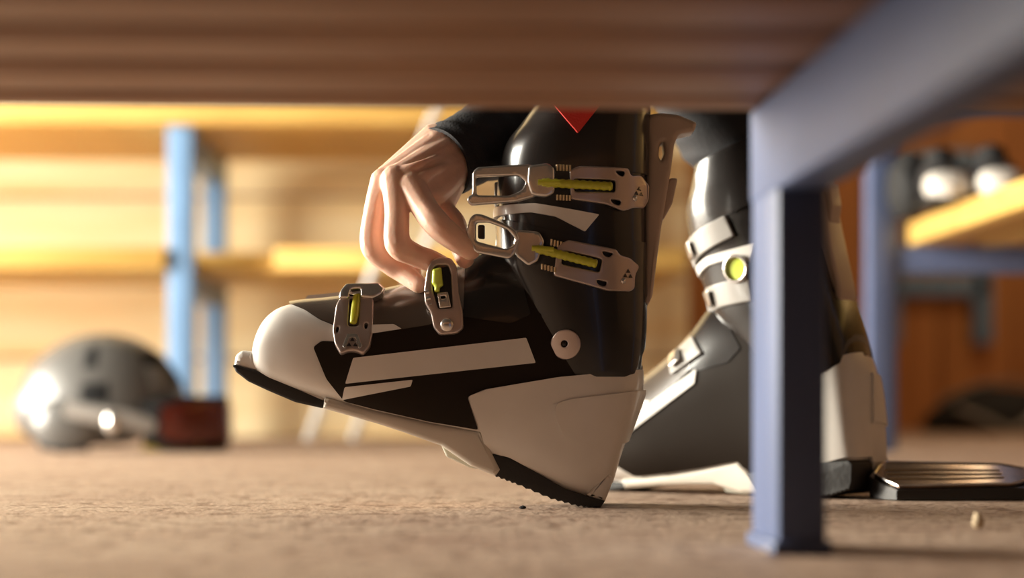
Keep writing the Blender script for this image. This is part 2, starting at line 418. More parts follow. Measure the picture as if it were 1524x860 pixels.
def make_boot():
    B = empty('ski_boot', ORG)
    P = lambda name, me, m, par=B, sm=35: link(name, me, m, par, sm)
    shell = loft([
        (374, 540, 373, 530, .012, 2.4, 2.2), (376, 553, 374, 514, .030, 2.6, 2.3), (384, 563, 380, 492, .039, 2.8, 2.4), (398, 572, 392, 472, .044, 3, 2.5),
        (420, 581, 412, 457, .047, 3, 2.5), (450, 592, 440, 450, .049, 3, 2.4), (490, 604, 490, 445, .050, 3.2, 2.3), (550, 624, 550, 436, .050, 3.2, 2.2),
        (610, 643, 620, 420, .048, 3.2, 2.2), (665, 664, 680, 397, .046, 3.2, 2.2), (730, 694, 745, 365, .044, 3.2, 2.2), (790, 722, 810, 370, .043, 3.2, 2.2),
        (850, 744, 880, 420, .041, 3.2, 2.4), (884, 752, 930, 480, .038, 3, 2.6), (897, 745, 948, 525, .034, 2.8, 2.6), (904, 722, 953, 556, .024, 2.4, 2.4), (908, 705, 953, 585, .010, 2.2, 2.2)], 80, 64)
    sh = P('lower_shell', shell, 'white_plastic'); sh['label'] = 'off white plastic toe box and sole'
    # dark flank wrapping over the instep
    dark = [(470, 519), (482, 510), (509, 511), (500, 487), (478, 478), (455, 463), (425, 450), (430, 425), (520, 400), (640, 380), (720, 330), (880, 380), (985, 470), (985, 548), (955, 552), (830, 563), (722, 581), (696, 592), (712, 641), (640, 629), (560, 611), (514, 599), (489, 566)]
    o = P('side_panel', wrap(shell, .0016, dark, 4), 'satin_dark'); o['label'] = 'glossy black shell panel'
    # brown smoked overlap flap across the instep
    flap = [(428, 452), (424, 440), (520, 405), (640, 380), (684, 360), (692, 400), (690, 466), (640, 486), (598, 493), (560, 486), (520, 487), (498, 485), (478, 477), (455, 463)]
    o = P('instep_flap', wrap(shell, .0028, flap, 5), 'smoke_plastic'); o['label'] = 'smoky brown overlap flap'
    P('instep_panel', wrap(shell, .0024, [(686, 410), (690, 370), (740, 330), (765, 380), (790, 470), (760, 484), (690, 474)], 5), 'dark_plastic')
    P('toe_overlap', wrap(shell, .0060, [(444, 448), (462, 425), (512, 420), (512, 447), (480, 452)], 4, .002, .2), 'white_plastic')
    P('stripe', wrap(shell, .0040, [(556, 486), (588, 485), (600, 492), (556, 499)], 2), 'white_plastic')
    P('stripe', wrap(shell, .0030, [(529, 535), (783, 505), (797, 542), (517, 573)], 2, -.2, -.002), 'white_plastic')
    P('stripe', wrap(shell, .0030, [(516, 578), (616, 567), (613, 577), (511, 597)], 2, -.2, -.002), 'white_plastic')
    P('stripe', wrap(shell, .0032, [(505, 514), (560, 500), (700, 472), (690, 494), (560, 524), (508, 536)], 2, .002, .2), 'white_plastic')
    hee = [(697, 592), (724, 581), (830, 563), (990, 548), (990, 650), (940, 720), (912, 718), (902, 746), (880, 741), (840, 728), (800, 705), (758, 682), (724, 674), (716, 645)]
    hin = [(800, 590), (850, 560), (990, 540), (990, 650), (940, 720), (905, 705), (860, 700), (815, 690)]
    P('heel_counter', join_me(wrap(shell, .0045, hee, 5, -.2, 0), wrap(shell, .0045, hin, 5, 0, .2)), 'white_plastic')
    P('heel_plate', wrap(shell, .0068, [(826, 603), (845, 596), (975, 580), (975, 640), (930, 662), (850, 655), (838, 650), (826, 622)], 8, -.2, 0), 'white_plastic')
    # toe lug, soles
    P('toe_lug', prism_me([(348, 546), (351, 530), (360, 523), (376, 524), (392, 548), (486, 590), (485, 601), (440, 581), (395, 559), (356, 548)], -.034, .034, .005, 3), 'white_plastic')
    P('toe_sole', prism_me([(347, 544), (356, 546), (395, 557), (440, 579), (486, 599), (480, 609), (440, 600), (400, 583), (370, 569), (352, 555)], -.0355, .0355, .002, 2), 'black_rubber')
    P('mid_sole', prism_me([(484, 592), (560, 612), (640, 630), (716, 642), (745, 700), (738, 710), (700, 694), (656, 664), (600, 644), (560, 631), (482, 609)], -.040, .040, .004, 2), 'white_plastic_shaded')  # same white as the shell, its shade put into the colour
    P('sole_insert', prism_me([(655, 661), (672, 664), (708, 676), (716, 700), (700, 698), (664, 681)], -.030, .030, .002, 2), 'clear_plastic')
    tread = [(723, 675), (758, 682), (800, 705), (840, 728), (880, 741), (900, 746), (893, 756.5)]
    low = [(893, 756.5), (860, 755), (820, 744), (770, 723), (738, 711)]
    zig = []
    for (x0, y0), (x1, y1) in zip(low, low[1:]):
        n = 4
        for k in range(n):
            t = k/n; zig.append((x0+(x1-x0)*t, y0+(y1-y0)*t)); t += .5/n; zig.append((x0+(x1-x0)*t+.6, y0+(y1-y0)*t-2.2))
    inner = [(722, 668), (756, 676), (850, 695), (908, 712), (913, 720), (902, 746)]
    P('heel_sole', join_me(prism_me(tread[:-1]+zig+[(738, 711)], -.0375, 0, .001), prism_me(inner+zig+[(738, 711)], 0, .041, .001)), 'black_rubber')
    dk = [(560, 560), (720, 560), (830, 560), (850, 600), (815, 690), (724, 674), (716, 643), (640, 629), (560, 611)]
    P('inner_panel', wrap(shell, .0030, dk, 4, .002, .2), 'satin_dark')
    P('heel_lug', prism_me([(872, 738), (905, 700), (911, 712), (908, 722), (900, 748), (885, 744)], -.0365, -.002, .003, 2), 'white_plastic')
    # cuff
    cst = [(812, 560, 956, 560, .043, 2.4, 2.6), (800, 535, 959, 530, .045, 2.4, 2.6), (785, 500, 962, 495, .047, 2.4, 2.6), (765, 450, 963, 450, .049, 2.4, 2.6), (745, 402, 963, 400, .051, 2.4, 2.6),
           (741, 345, 964, 345, .053, 2.4, 2.6), (739, 300, 964, 300, .055, 2.4, 2.6), (742, 255, 965, 255, .057, 2.4, 2.6), (752, 212, 966, 212, .058, 2.4, 2.6), (774, 182, 967, 182, .058, 2.4, 2.6), (792, 158, 968, 158, .058, 2.4, 2.6)]
    cuff = loft(cst, 60, 64)
    P('cuff', cuff, 'dark_plastic')['label'] = 'glossy black cuff'
    o = P('cuff_overlap', wrap(cuff, .0018, [(825, 140), (985, 140), (985, 260), (840, 262), (822, 240)], 6), 'dark_plastic')
    o = P('cuff_overlap', wrap(cuff, .0018, [(720, 384), (738, 300), (735, 325), (790, 340), (868, 360), (985, 362), (985, 470), (940, 566), (812, 560), (803, 520), (806, 468), (782, 466), (764, 434)], 5), 'dark_plastic')
    P('stripe', wrap(cuff, .0032, [(730, 322), (735, 308), (795, 308), (890, 325), (869, 350), (826, 328), (790, 321)], 2), 'white_plastic')
    liner = loft([(803, 190, 955, 190, .050, 2.3, 2.5), (800, 165, 957, 165, .050, 2.3, 2.5), (806, 135, 955, 140, .051, 2.3, 2.5)], 12, 48)
    P('liner', liner, 'pad_black')
    csf = surface(cuff); ssf = surface(shell)
    # pivot rivet
    me = plate_me([(841+22*math.cos(a), 515+22*math.sin(a)) for a in [2*math.pi*k/40 for k in range(40)]], [[(839+5*math.cos(a), 514+5*math.sin(a)) for a in [2*math.pi*k/16 for k in range(16)]]], .003, .0008, 0)
    r1 = P('pivot_rivet', bend(me, csf, .0045), 'pink_metal')
    me = rod_me((839, 514), (839, 514.01), 0, 0, .001); 
    c = bmesh.new(); bmesh.ops.create_uvsphere(c, u_segments=12, v_segments=8, radius=.0026)
    for v in c.verts: v.co = Vector((v.co.x, v.co.y*.5, v.co.z))+Vector((L2(839, 514)[0], csf(*L2(839, 514))-.003, L2(839, 514)[1]))
    P('rivet_core', from_bm(c), 'dark_plastic', r1)
    # spine of the cuff, standing off the back
    sp = P('spine', plate_me([(960, 178), (968, 168), (985, 165), (1012, 168), (1040, 180), (1036, 193), (1012, 198), (1006, 212), (1001, 250), (986, 340), (973, 440), (966, 456), (961, 450), (962, 300), (966, 216)],
            [[(984, 212), (990, 208), (992, 224), (986, 238), (982, 230)]], .034, .004, 4), 'tan_plastic')
    P('spine_bracket', plate_me([(1000, 262), (1012, 262), (1004, 300), (990, 326), (984, 318), (986, 290)], (), .020, .002, 4), 'tan_plastic')
    P('pull_tab', shift(plate_me([(800, 140), (912, 140), (858, 208)], (), .003, .0008, 2), -.062), 'red_fabric')['label'] = 'red fabric pull tab'
    # ---- cuff buckles
    def cuff_buckle(lever, lever_hole, hinge, arm, slot, holes, screw, logo, ang, teeth, ylev, swing, pad):
        b = link('buckle', bend(plate_me(arm, [slot]+holes, .0055, .0012, 4), csf, .0058, -.025), 'pink_metal', B, 35)
        link('slot_back', bend(plate_me([(x, y) for x, y in slot], (), .0010, .0003, 1), csf, .0035, -.025), 'dark_plastic', b)
        yh = min(csf(*L2(*hinge[2])) or -.03, -.03)
        h = shift(plate_me(hinge, (), .010, .002, 5), yh-.008, 0)
        link('hinge', h, 'silver_metal', b)
        lv = shift(plate_me(lever, [lever_hole], .007, .0016, 5), ylev, 0, hinge[0], swing)
        link('lever', lv, 'silver_metal', b)['label'] = 'polished metal lever frame'
        (x0, y0), (x1, y1) = screw
        ya = yh-.014; yb = (csf(*L2(x1, y1)) or -.05)-.0085
        link('adjuster', rod_me((x0, y0), (x1, y1), ya, yb, .0037, 14, 10), 'lime_plastic', b)['label'] = 'lime green adjusting screw'
        link('adjuster_tip', rod_me((x0-6, y0-2*ang), (x0+26, y0+8*ang), ya-.001, ya-.0015, .0028, 12), 'lime_plastic', b)
        # ratchet teeth
        for k in range(5):
            (tx, ty), (ux, uy) = teeth
            xx = tx+k*4.6; yy = ty+k*4.6*ang
            link('tooth', join_me(rod_me((xx, yy), (xx+2*(-ang), yy+9), yh-.009, yh-.009, .0013, 8), rod_me((ux+k*4.6, uy+k*4.6*ang), (ux+k*4.6, uy+k*4.6*ang-8), yh-.009, yh-.009, .0013, 8)), 'brass_metal', b)
        for k, (dx, dy) in enumerate(((0, -4), (-4, 3), (4, 3))):
            cx, cy = logo; ca, sa = math.cos(.25*ang), math.sin(.25*ang)
            t = plate_me(tri(cx+dx*ca-dy*sa, cy+dx*sa+dy*ca, 3.6), (), .0012, .0002, 0, 0)
            link('emblem_triangle', bend(t, csf, .0088, -.02), 'dark_plastic', b)
        # padded grip inside the lever
        link('lever_grip', shift(plate_me(pad, (), .004, .001, 3), ylev+.003, 0, hinge[0], swing), 'dark_plastic', b)
        for (rx, ry) in ((logo[0]-8, logo[1]+10),):
            q = bmesh.new(); bmesh.ops.create_uvsphere(q, u_segments=12, v_segments=8, radius=.0026)
            yy = (csf(*L2(rx, ry)) or -.05)-.008
            for v in q.verts: v.co += Vector((L2(rx, ry)[0], yy, L2(rx, ry)[1]))
            link('rivet', from_bm(q), 'silver_metal', b)
    cuff_buckle([(696, 306), (698, 300), (704, 297), (704, 265), (711, 257), (786, 253), (800, 258), (808, 272), (808, 292), (795, 301), (768, 308), (730, 311), (701, 313)],
                [(709, 271), (772, 270), (783, 279), (776, 292), (758, 299), (710, 298)],
                [(786, 256), (815, 252), (824, 260), (824, 296), (812, 302), (790, 299), (784, 280)],
                [(846, 262), (860, 256), (933, 257), (937, 268), (954, 265), (966, 278), (965, 300), (958, 312), (940, 314), (925, 320), (900, 311), (848, 304)],
                [(853, 275), (913, 276), (913, 293), (853, 293)],
                [[(912, 262), (928, 262), (925, 270), (918, 268)], [(905, 303), (922, 305), (920, 312), (910, 310)]],
                ((806, 281), (908, 285)), (950, 290), .04, ((828, 254), (828, 306)), -.062, R(-4), [(712, 262), (770, 259), (774, 268), (712, 270)])
    cuff_buckle([(695, 350), (700, 332), (707, 325), (718, 326), (752, 340), (768, 350), (774, 363), (766, 384), (759, 392), (708, 382), (697, 362)],
                [(709, 338), (728, 338), (756, 349), (768, 363), (765, 372), (753, 377), (709, 365)],
                [(768, 348), (802, 351), (810, 365), (800, 394), (786, 402), (768, 388), (764, 368)],
                [(828, 372), (844, 363), (915, 376), (920, 384), (936, 388), (951, 399), (944, 412), (943, 432), (936, 437), (903, 437), (823, 415)],
                [(838, 379), (894, 391), (890, 410), (834, 398)],
                [[(893, 379), (911, 382), (905, 388), (897, 386)], [(885, 421), (902, 424), (898, 431), (888, 428)]],
                ((797, 376), (886, 398)), (933, 412), .24, ((820, 362), (806, 406)), -.064, R(-6), [(712, 341), (722, 341), (722, 362), (712, 361)])
    # ---- toe buckle
    T = -.041
    tb = link('buckle', shift(plate_me([(506, 445), (514, 440), (544, 440), (557, 445), (558, 495), (554, 521), (544, 533), (533, 528), (522, 528), (511, 533), (502, 517), (498, 495), (502, 455)],
              [[(522, 444), (537, 444), (536, 489), (521, 489)], [(504, 489), (508, 491), (506, 499), (502, 500)], [(545, 484), (550, 484), (549, 493), (545, 493)]], .0065, .0015, 4), T-.008, R(-22), (530, 500)), 'pink_metal', B, 35)
    link('hinge', shift(plate_me([(508, 433), (516, 422), (566, 420), (573, 428), (571, 438), (557, 446), (538, 444), (538, 430), (524, 431), (521, 446), (506, 446)], (), .012, .002, 4), T-.009, R(-22), (530, 500)), 'silver_metal', tb)
    link('slot_back', shift(plate_me([(520, 436), (539, 436), (538, 491), (519, 491)], (), .001, .0003, 1), T-.005, R(-22), (530, 500)), 'dark_plastic', tb)
    link('adjuster', shift(plate_me([(527, 437), (538, 434), (536, 470), (533, 485), (523, 484), (524, 462)], (), .007, .0025, 4), T-.010, R(-22), (530, 500)), 'lime_plastic', tb)['label'] = 'lime green adjusting screw'
    for dx, dy in ((0, -4.6), (-4.6, 3.6), (4.6, 3.6)):
        link('emblem_triangle', shift(plate_me(tri(528+dx, 514+dy, 4.2), (), .0012, .0002, 0, 0), T-.0116, R(-22), (530, 500)), 'dark_plastic', tb)
    link('emblem_frame', shift(plate_me([(514, 520), (520, 500), (536, 500), (543, 520), (538, 524), (532, 506), (524, 506), (518, 524)], (), .0012, .0004, 2), T-.0114, R(-22), (530, 500)), 'silver_metal', tb)
    # wire catch over the top
    link('catch_strap', bend(plate_me([(545, 425), (572, 428), (566, 446), (552, 446)], (), .003, .001, 3), ssf, .003, -.012), 'silver_metal', tb)
    # ---- instep buckle held open by the hand
    ib = link('buckle', shift(plate_me([(633, 434), (637, 404), (644, 390), (656, 386), (672, 387), (681, 400), (684, 440), (690, 468), (691, 492), (681, 500), (656, 502), (647, 491), (643, 470), (634, 454)],
              [[(645, 404), (652, 398), (668, 398), (672, 410), (675, 462), (654, 464), (646, 436)]], .007, .0016, 4), -.055, R(-9), (667, 490)), 'pink_metal', B, 35)
    link('slot_back', shift(plate_me([(640, 402), (674, 398), (678, 464), (648, 466)], (), .001, .0003, 2), -.0525, R(-9), (667, 490)), 'dark_plastic', ib)
    link('adjuster', shift(plate_me([(645, 404), (658, 401), (661, 428), (656, 431), (656, 438), (648, 438), (648, 430), (644, 426)], (), .008, .0025, 3), -.057, R(-9), (667, 490)), 'lime_bright', ib)['label'] = 'lime green adjusting screw'
    link('spring', shift(plate_me([(652, 440), (668, 438), (673, 461), (656, 463)], [[(657, 445), (664, 444), (665, 448), (658, 449)]], .006, .001, 2), -.056, R(-9), (667, 490)), 'silver_metal', ib)
    q = bmesh.new(); bmesh.ops.create_uvsphere(q, u_segments=20, v_segments=12, radius=.0055)
    for v in q.verts: v.co = Vector((v.co.x, v.co.y*.45-.0590, v.co.z))+Vector((L2(667, 487)[0], 0, L2(667, 487)[1]))
    link('rivet', from_bm(q), 'silver_metal', ib)
    for k in range(4):
        link('tooth', shift(rod_me((634+k*2.2, 440+k*9), (640+k*2.2, 438+k*9), 0, 0, .0022, 8), -.054), 'silver_metal', ib)
    # ---- inner flank: straps with silver catches (shows on the other boot)
    def catch(strap, tile, surf, y_lim):
        s = link('catch_strap', bend(plate_me(strap, (), .004, .001, 4), surf, .004, y_lim, -1), 'helmet_grey', B, 35)
        link('catch', bend(plate_me(tile, (), .006, .0015, 4), surf, .009, y_lim, -1), 'silver_metal', s)
    catch([(735, 262), (860, 262), (862, 300), (735, 300)], [(748, 268), (772, 268), (772, 294), (748, 294)], csf, -.018)
    catch([(738, 345), (860, 372), (852, 412), (735, 382)], [(750, 354), (776, 360), (770, 386), (746, 380)], csf, -.018)
    catch([(640, 420), (700, 410), (720, 450), (650, 462)], [(648, 424), (670, 420), (676, 446), (654, 450)], ssf, -.018)
    ring = [(845+24*math.cos(a), 352+24*math.sin(a)) for a in [2*math.pi*k/32 for k in range(32)]]
    inn = [(845+18*math.cos(a), 352+18*math.sin(a)) for a in [2*math.pi*k/32 for k in range(32)]]
    d = link('dial', bend(plate_me(ring, [inn], .006, .0015, 0), csf, .006, -.02, -1), 'silver_metal', B, 35)
    link('dial_face', bend(plate_me(inn, (), .003, .0006, 0), csf, .004, -.02, -1), 'lime_bright', d)['label'] = 'lime green dial face'
    return B
boot = make_boot()
tag(boot, 'black and white ski boot tilted back on its heel, toe raised', 'ski boot', 'pair of ski boots')
def copy_tree(o, parent=None):
    c = o.copy(); C.objects.link(c); c.parent = parent
    for ch in list(o.children): copy_tree(ch, c)
    return c
boot2 = copy_tree(boot)
boot2.location = at(1296, 741, 1.78); boot2.location.z = 0
boot2.rotation_euler = (0, R(-21.0), R(-37)); boot2.scale = (1, -1, 1)
bpy.context.view_layer.update()
zm = min((c.matrix_world @ v.co).z for c in boot2.children for v in c.data.vertices)
boot2.location.z -= zm
zm = min((c.matrix_world @ v.co).z for c in boot.children for v in c.data.vertices)
boot.location.z -= zm
for c_ in boot2.children:
    if c_.name.startswith('heel_lug'):
        c_.data = c_.data.copy(); c_.data.materials[0] = MATS['black_rubber']
tag(boot2, 'black and white ski boot standing flat on the floor behind the steel bench leg', 'ski boot', 'pair of ski boots')

# ------------------------------------------------------------------ the person: trouser legs, sleeve, hand
def blob_me(chains, voxel, smooth=6):
    """chains: list of [(point, radius), ...]; spheres swept along, fused to one skin"""
    bm = bmesh.new(); ico = bmesh.new(); bmesh.ops.create_icosphere(ico, subdivisions=2, radius=1)
    src = bpy.data.meshes.new('ico'); ico.to_mesh(src); ico.free()
    for ch in chains:
        if len(ch) > 2:
            ch = [(q[:3], q[3]) for q in cr([tuple(p)+(r,) for p, r in ch], 4*len(ch))]
        for (p, r), (q, s) in zip(ch, ch[1:]):
            p, q = Vector(p), Vector(q); n = max(2, int((q-p).length/(.28*min(r, s)))+1)
            for i in range(n+1):
                t = i/n; k = len(bm.verts); bm.from_mesh(src); bm.verts.ensure_lookup_table()
                c = p.lerp(q, t); rr = r+(s-r)*t
                for v in bm.verts[k:]: v.co = v.co*rr+c
    o = tmp(from_bm(bm))
    m = o.modifiers.new('r', 'REMESH'); m.mode = 'VOXEL'; m.voxel_size = voxel; m.use_smooth_shade = True
    m2 = o.modifiers.new('s', 'SMOOTH'); m2.factor = .5; m2.iterations = smooth
    me = eval_mesh(o); bpy.data.objects.remove(o, do_unlink=True); return me

def make_person():
    root = empty('person', (ORG.x+.05, YC, 0), 'person in dark clothes bending to fasten a ski boot buckle', 'person')
    off = Vector(root.location)
    A = lambda px, py, d: at(px, py, d)-off
    ch = []
    # metacarpals
    base = {'p': (648, 212, 1.668), 'r': (655, 220, 1.660), 'm': (664, 230, 1.655), 'i': (675, 243, 1.656)}
    mcp = {'p': (576, 262, 1.650), 'r': (571, 270, 1.630), 'm': (588, 267, 1.616), 'i': (612, 276, 1.612)}
    for k in 'prmi': ch.append([(A(*base[k]), .0165), (A(*mcp[k]), .0112 if k != 'p' else .0100)])
    ch.append([(A(*base['i']), .016), (A(640, 285, 1.630), .014), (A(*mcp['i']), .011)])
    ch.append([(A(*base['m']), .015), (A(600, 280, 1.640), .013)])
    # wrist going into the sleeve
    ch.append([(A(655, 222, 1.664), .020), (A(700, 208, 1.685), .021), (A(735, 190, 1.705), .023)])
    ch.append([(A(672, 240, 1.660), .018), (A(710, 225, 1.685), .020)])
    # fingers
    ch.append([(A(*mcp['r']), .0118), (A(558, 318, 1.626), .0102), (A(555, 366, 1.624), .0108), (A(580, 392, 1.628), .0094), (A(600, 405, 1.628), .0093), (A(624, 424, 1.618), .0074)])
    ch.append([(A(*mcp['m']), .0124), (A(591, 316, 1.607), .0106), (A(592, 362, 1.602), .0112), (A(616, 379, 1.608), .0097), (A(638, 387, 1.612), .0095), (A(658, 394, 1.616), .0078)])
    ch.append([(A(*mcp['i']), .0126), (A(631, 308, 1.600), .0112), (A(650, 333, 1.590), .0115), (A(676, 355, 1.590), .0102), (A(700, 372, 1.594), .0086)])
    ch.append([(A(*mcp['p']), .0102), (A(577, 318, 1.652), .0090), (A(580, 360, 1.656), .0090), (A(600, 392, 1.655), .0078), (A(616, 405, 1.648), .0066)])
    # extensor tendons standing out on the back of the hand
    for k, (tx, ty, td) in (('r', (612, 240, 1.634)), ('m', (624, 246, 1.622)), ('i', (642, 256, 1.622))):
        ch.append([(A(*mcp[k]), .0100), (A(tx, ty, td-.0085), .0040), (A(base[k][0], base[k][1], base[k][2]-.014), .0030)])
    # thumb
    ch.append([(A(676, 250, 1.664), .0165), (A(657, 290, 1.652), .0150), (A(655, 312, 1.645), .0125), (A(674, 332, 1.636), .0108), (A(684, 360, 1.628), .0098), (A(692, 386, 1.618), .0078)])
    me = blob_me(ch, .0012, 5)
    h = link('hand', me, 'skin', root, 0)
    for p in me.polygons: p.use_smooth = True
    h['label'] = 'bare hand gripping the open buckle'
    # nails
    def nail(p, q, n, s):
        p, q = A(*p), A(*q); t = (q-p).normalized(); n = Vector(n).normalized(); sd = t.cross(n).normalized(); n = sd.cross(t)
        bm = bmesh.new(); bmesh.ops.create_uvsphere(bm, u_segments=14, v_segments=8, radius=1)
        for v in bm.verts: v.co = q+t*v.co.x*.0062*s+sd*v.co.y*.0048*s+n*(v.co.z*.0016+.0055*s)
        link('fingernail', from_bm(bm), 'nail', h, 60)
    nail((600, 405, 1.628), (619, 419, 1.620), (-.3, -.5, -.8), 1.0)
    nail((674, 354, 1.592), (694, 368, 1.5955), (.4, -.55, .7), 1.05)
    # sleeve: loose cuff with folds, open at the wrist
    ax = [(658, 242, 1.664), (690, 226, 1.680), (730, 206, 1.705), (780, 180, 1.735), (850, 140, 1.775), (940, 90, 1.82)]
    rad = [.0335, .0345, .037, .040, .043, .046]
    n = 44; ringn = 40
    pts = cr([tuple(A(*p))+(r,) for p, r in zip(ax, rad)], n)
    bm = bmesh.new(); rings = []
    for i, q in enumerate(pts):
        p = Vector(q[:3]); a = Vector(pts[max(i-1, 0)][:3]); b = Vector(pts[min(i+1, n-1)][:3]); t = (b-a).normalized()
        u = Vector((0, 0, 1)); u = (u-t*u.dot(t)).normalized(); v = t.cross(u)
        rr = []
        for k in range(ringn):
            th = 2*math.pi*k/ringn
            f = 1+.05*noise.noise(Vector((i*.28+math.cos(th)*.8, math.sin(th)*1.2, i*.12)))*2*min(1, i/5)
            if i in (0, 1): f *= 1.0
            rr.append(bm.verts.new(p+(u*math.cos(th)*.92+v*math.sin(th))*q[3]*f))
        rings.append(rr)
    inner = []
    p0 = Vector(pts[0][:3])
    for dep, sc in ((0, .90), (4, .86), (9, .80)):
        c = Vector(pts[dep][:3]); inner.append([bm.verts.new(c+(v.co-p0)*sc) for v in rings[0]])
    seq = inner[::-1]+rings
    for a, b in zip(seq, seq[1:]):
        for k in range(ringn): bm.faces.new((a[k], a[(k+1) % ringn], b[(k+1) % ringn], b[k]))
    bm.faces.new(rings[-1])
    bmesh.ops.recalc_face_normals(bm, faces=bm.faces[:])
    link('sleeve', from_bm(bm), 'dark_fabric', root, 60)['label'] = 'dark jacket sleeve'
    # trouser legs rising out of both boots
    def leg(pts_r):
        n = 40; pp = cr([tuple(Vector(p)-off)+(rx, ry) for p, rx, ry in pts_r], n)
        bm = bmesh.new(); rings = []
        for i, q in enumerate(pp):
            p = Vector(q[:3])
            rings.append([bm.verts.new(p+Vector((math.cos(t)*q[3], math.sin(t)*q[4], 0))*(1+.05*noise.noise(Vector((i*.3, math.cos(t)*1.3, math.sin(t)*1.3+3))))) for t in [2*math.pi*k/36 for k in range(36)]])
        for a, b in zip(rings, rings[1:]):
            for k in range(36): bm.faces.new((a[k], a[(k+1) % 36], b[(k+1) % 36], b[k]))
        bm.faces.new(rings[0][::-1]); bm.faces.new(rings[-1]); bmesh.ops.recalc_face_normals(bm, faces=bm.faces[:])
        link('trouser_leg', from_bm(bm), 'dark_fabric', root, 60)
    z = lambda py: CAMH+(HOR-py)*1.62/F
    leg([((.067, YC, z(185)), .035, .038), ((.067, YC, z(155)), .046, .048), ((.065, YC, z(110)), .052, .054), ((.08, YC+.01, .42), .058, .06), ((.12, YC+.03, .52), .066, .066)])
    b2 = boot2.matrix_world
    t1 = b2 @ Vector((L2(880, 190)[0], 0, L2(880, 190)[1])); t2 = b2 @ Vector((L2(875, 150)[0], 0, L2(875, 150)[1]))
    dv = (t2-t1).normalized()
    leg([(t1, .044, .044), (t2, .058, .058), (t2+dv*.06, .062, .062), (t2+dv*.14+Vector((.02, 0, 0)), .066, .066)])
bpy.context.view_layer.update()
make_person()

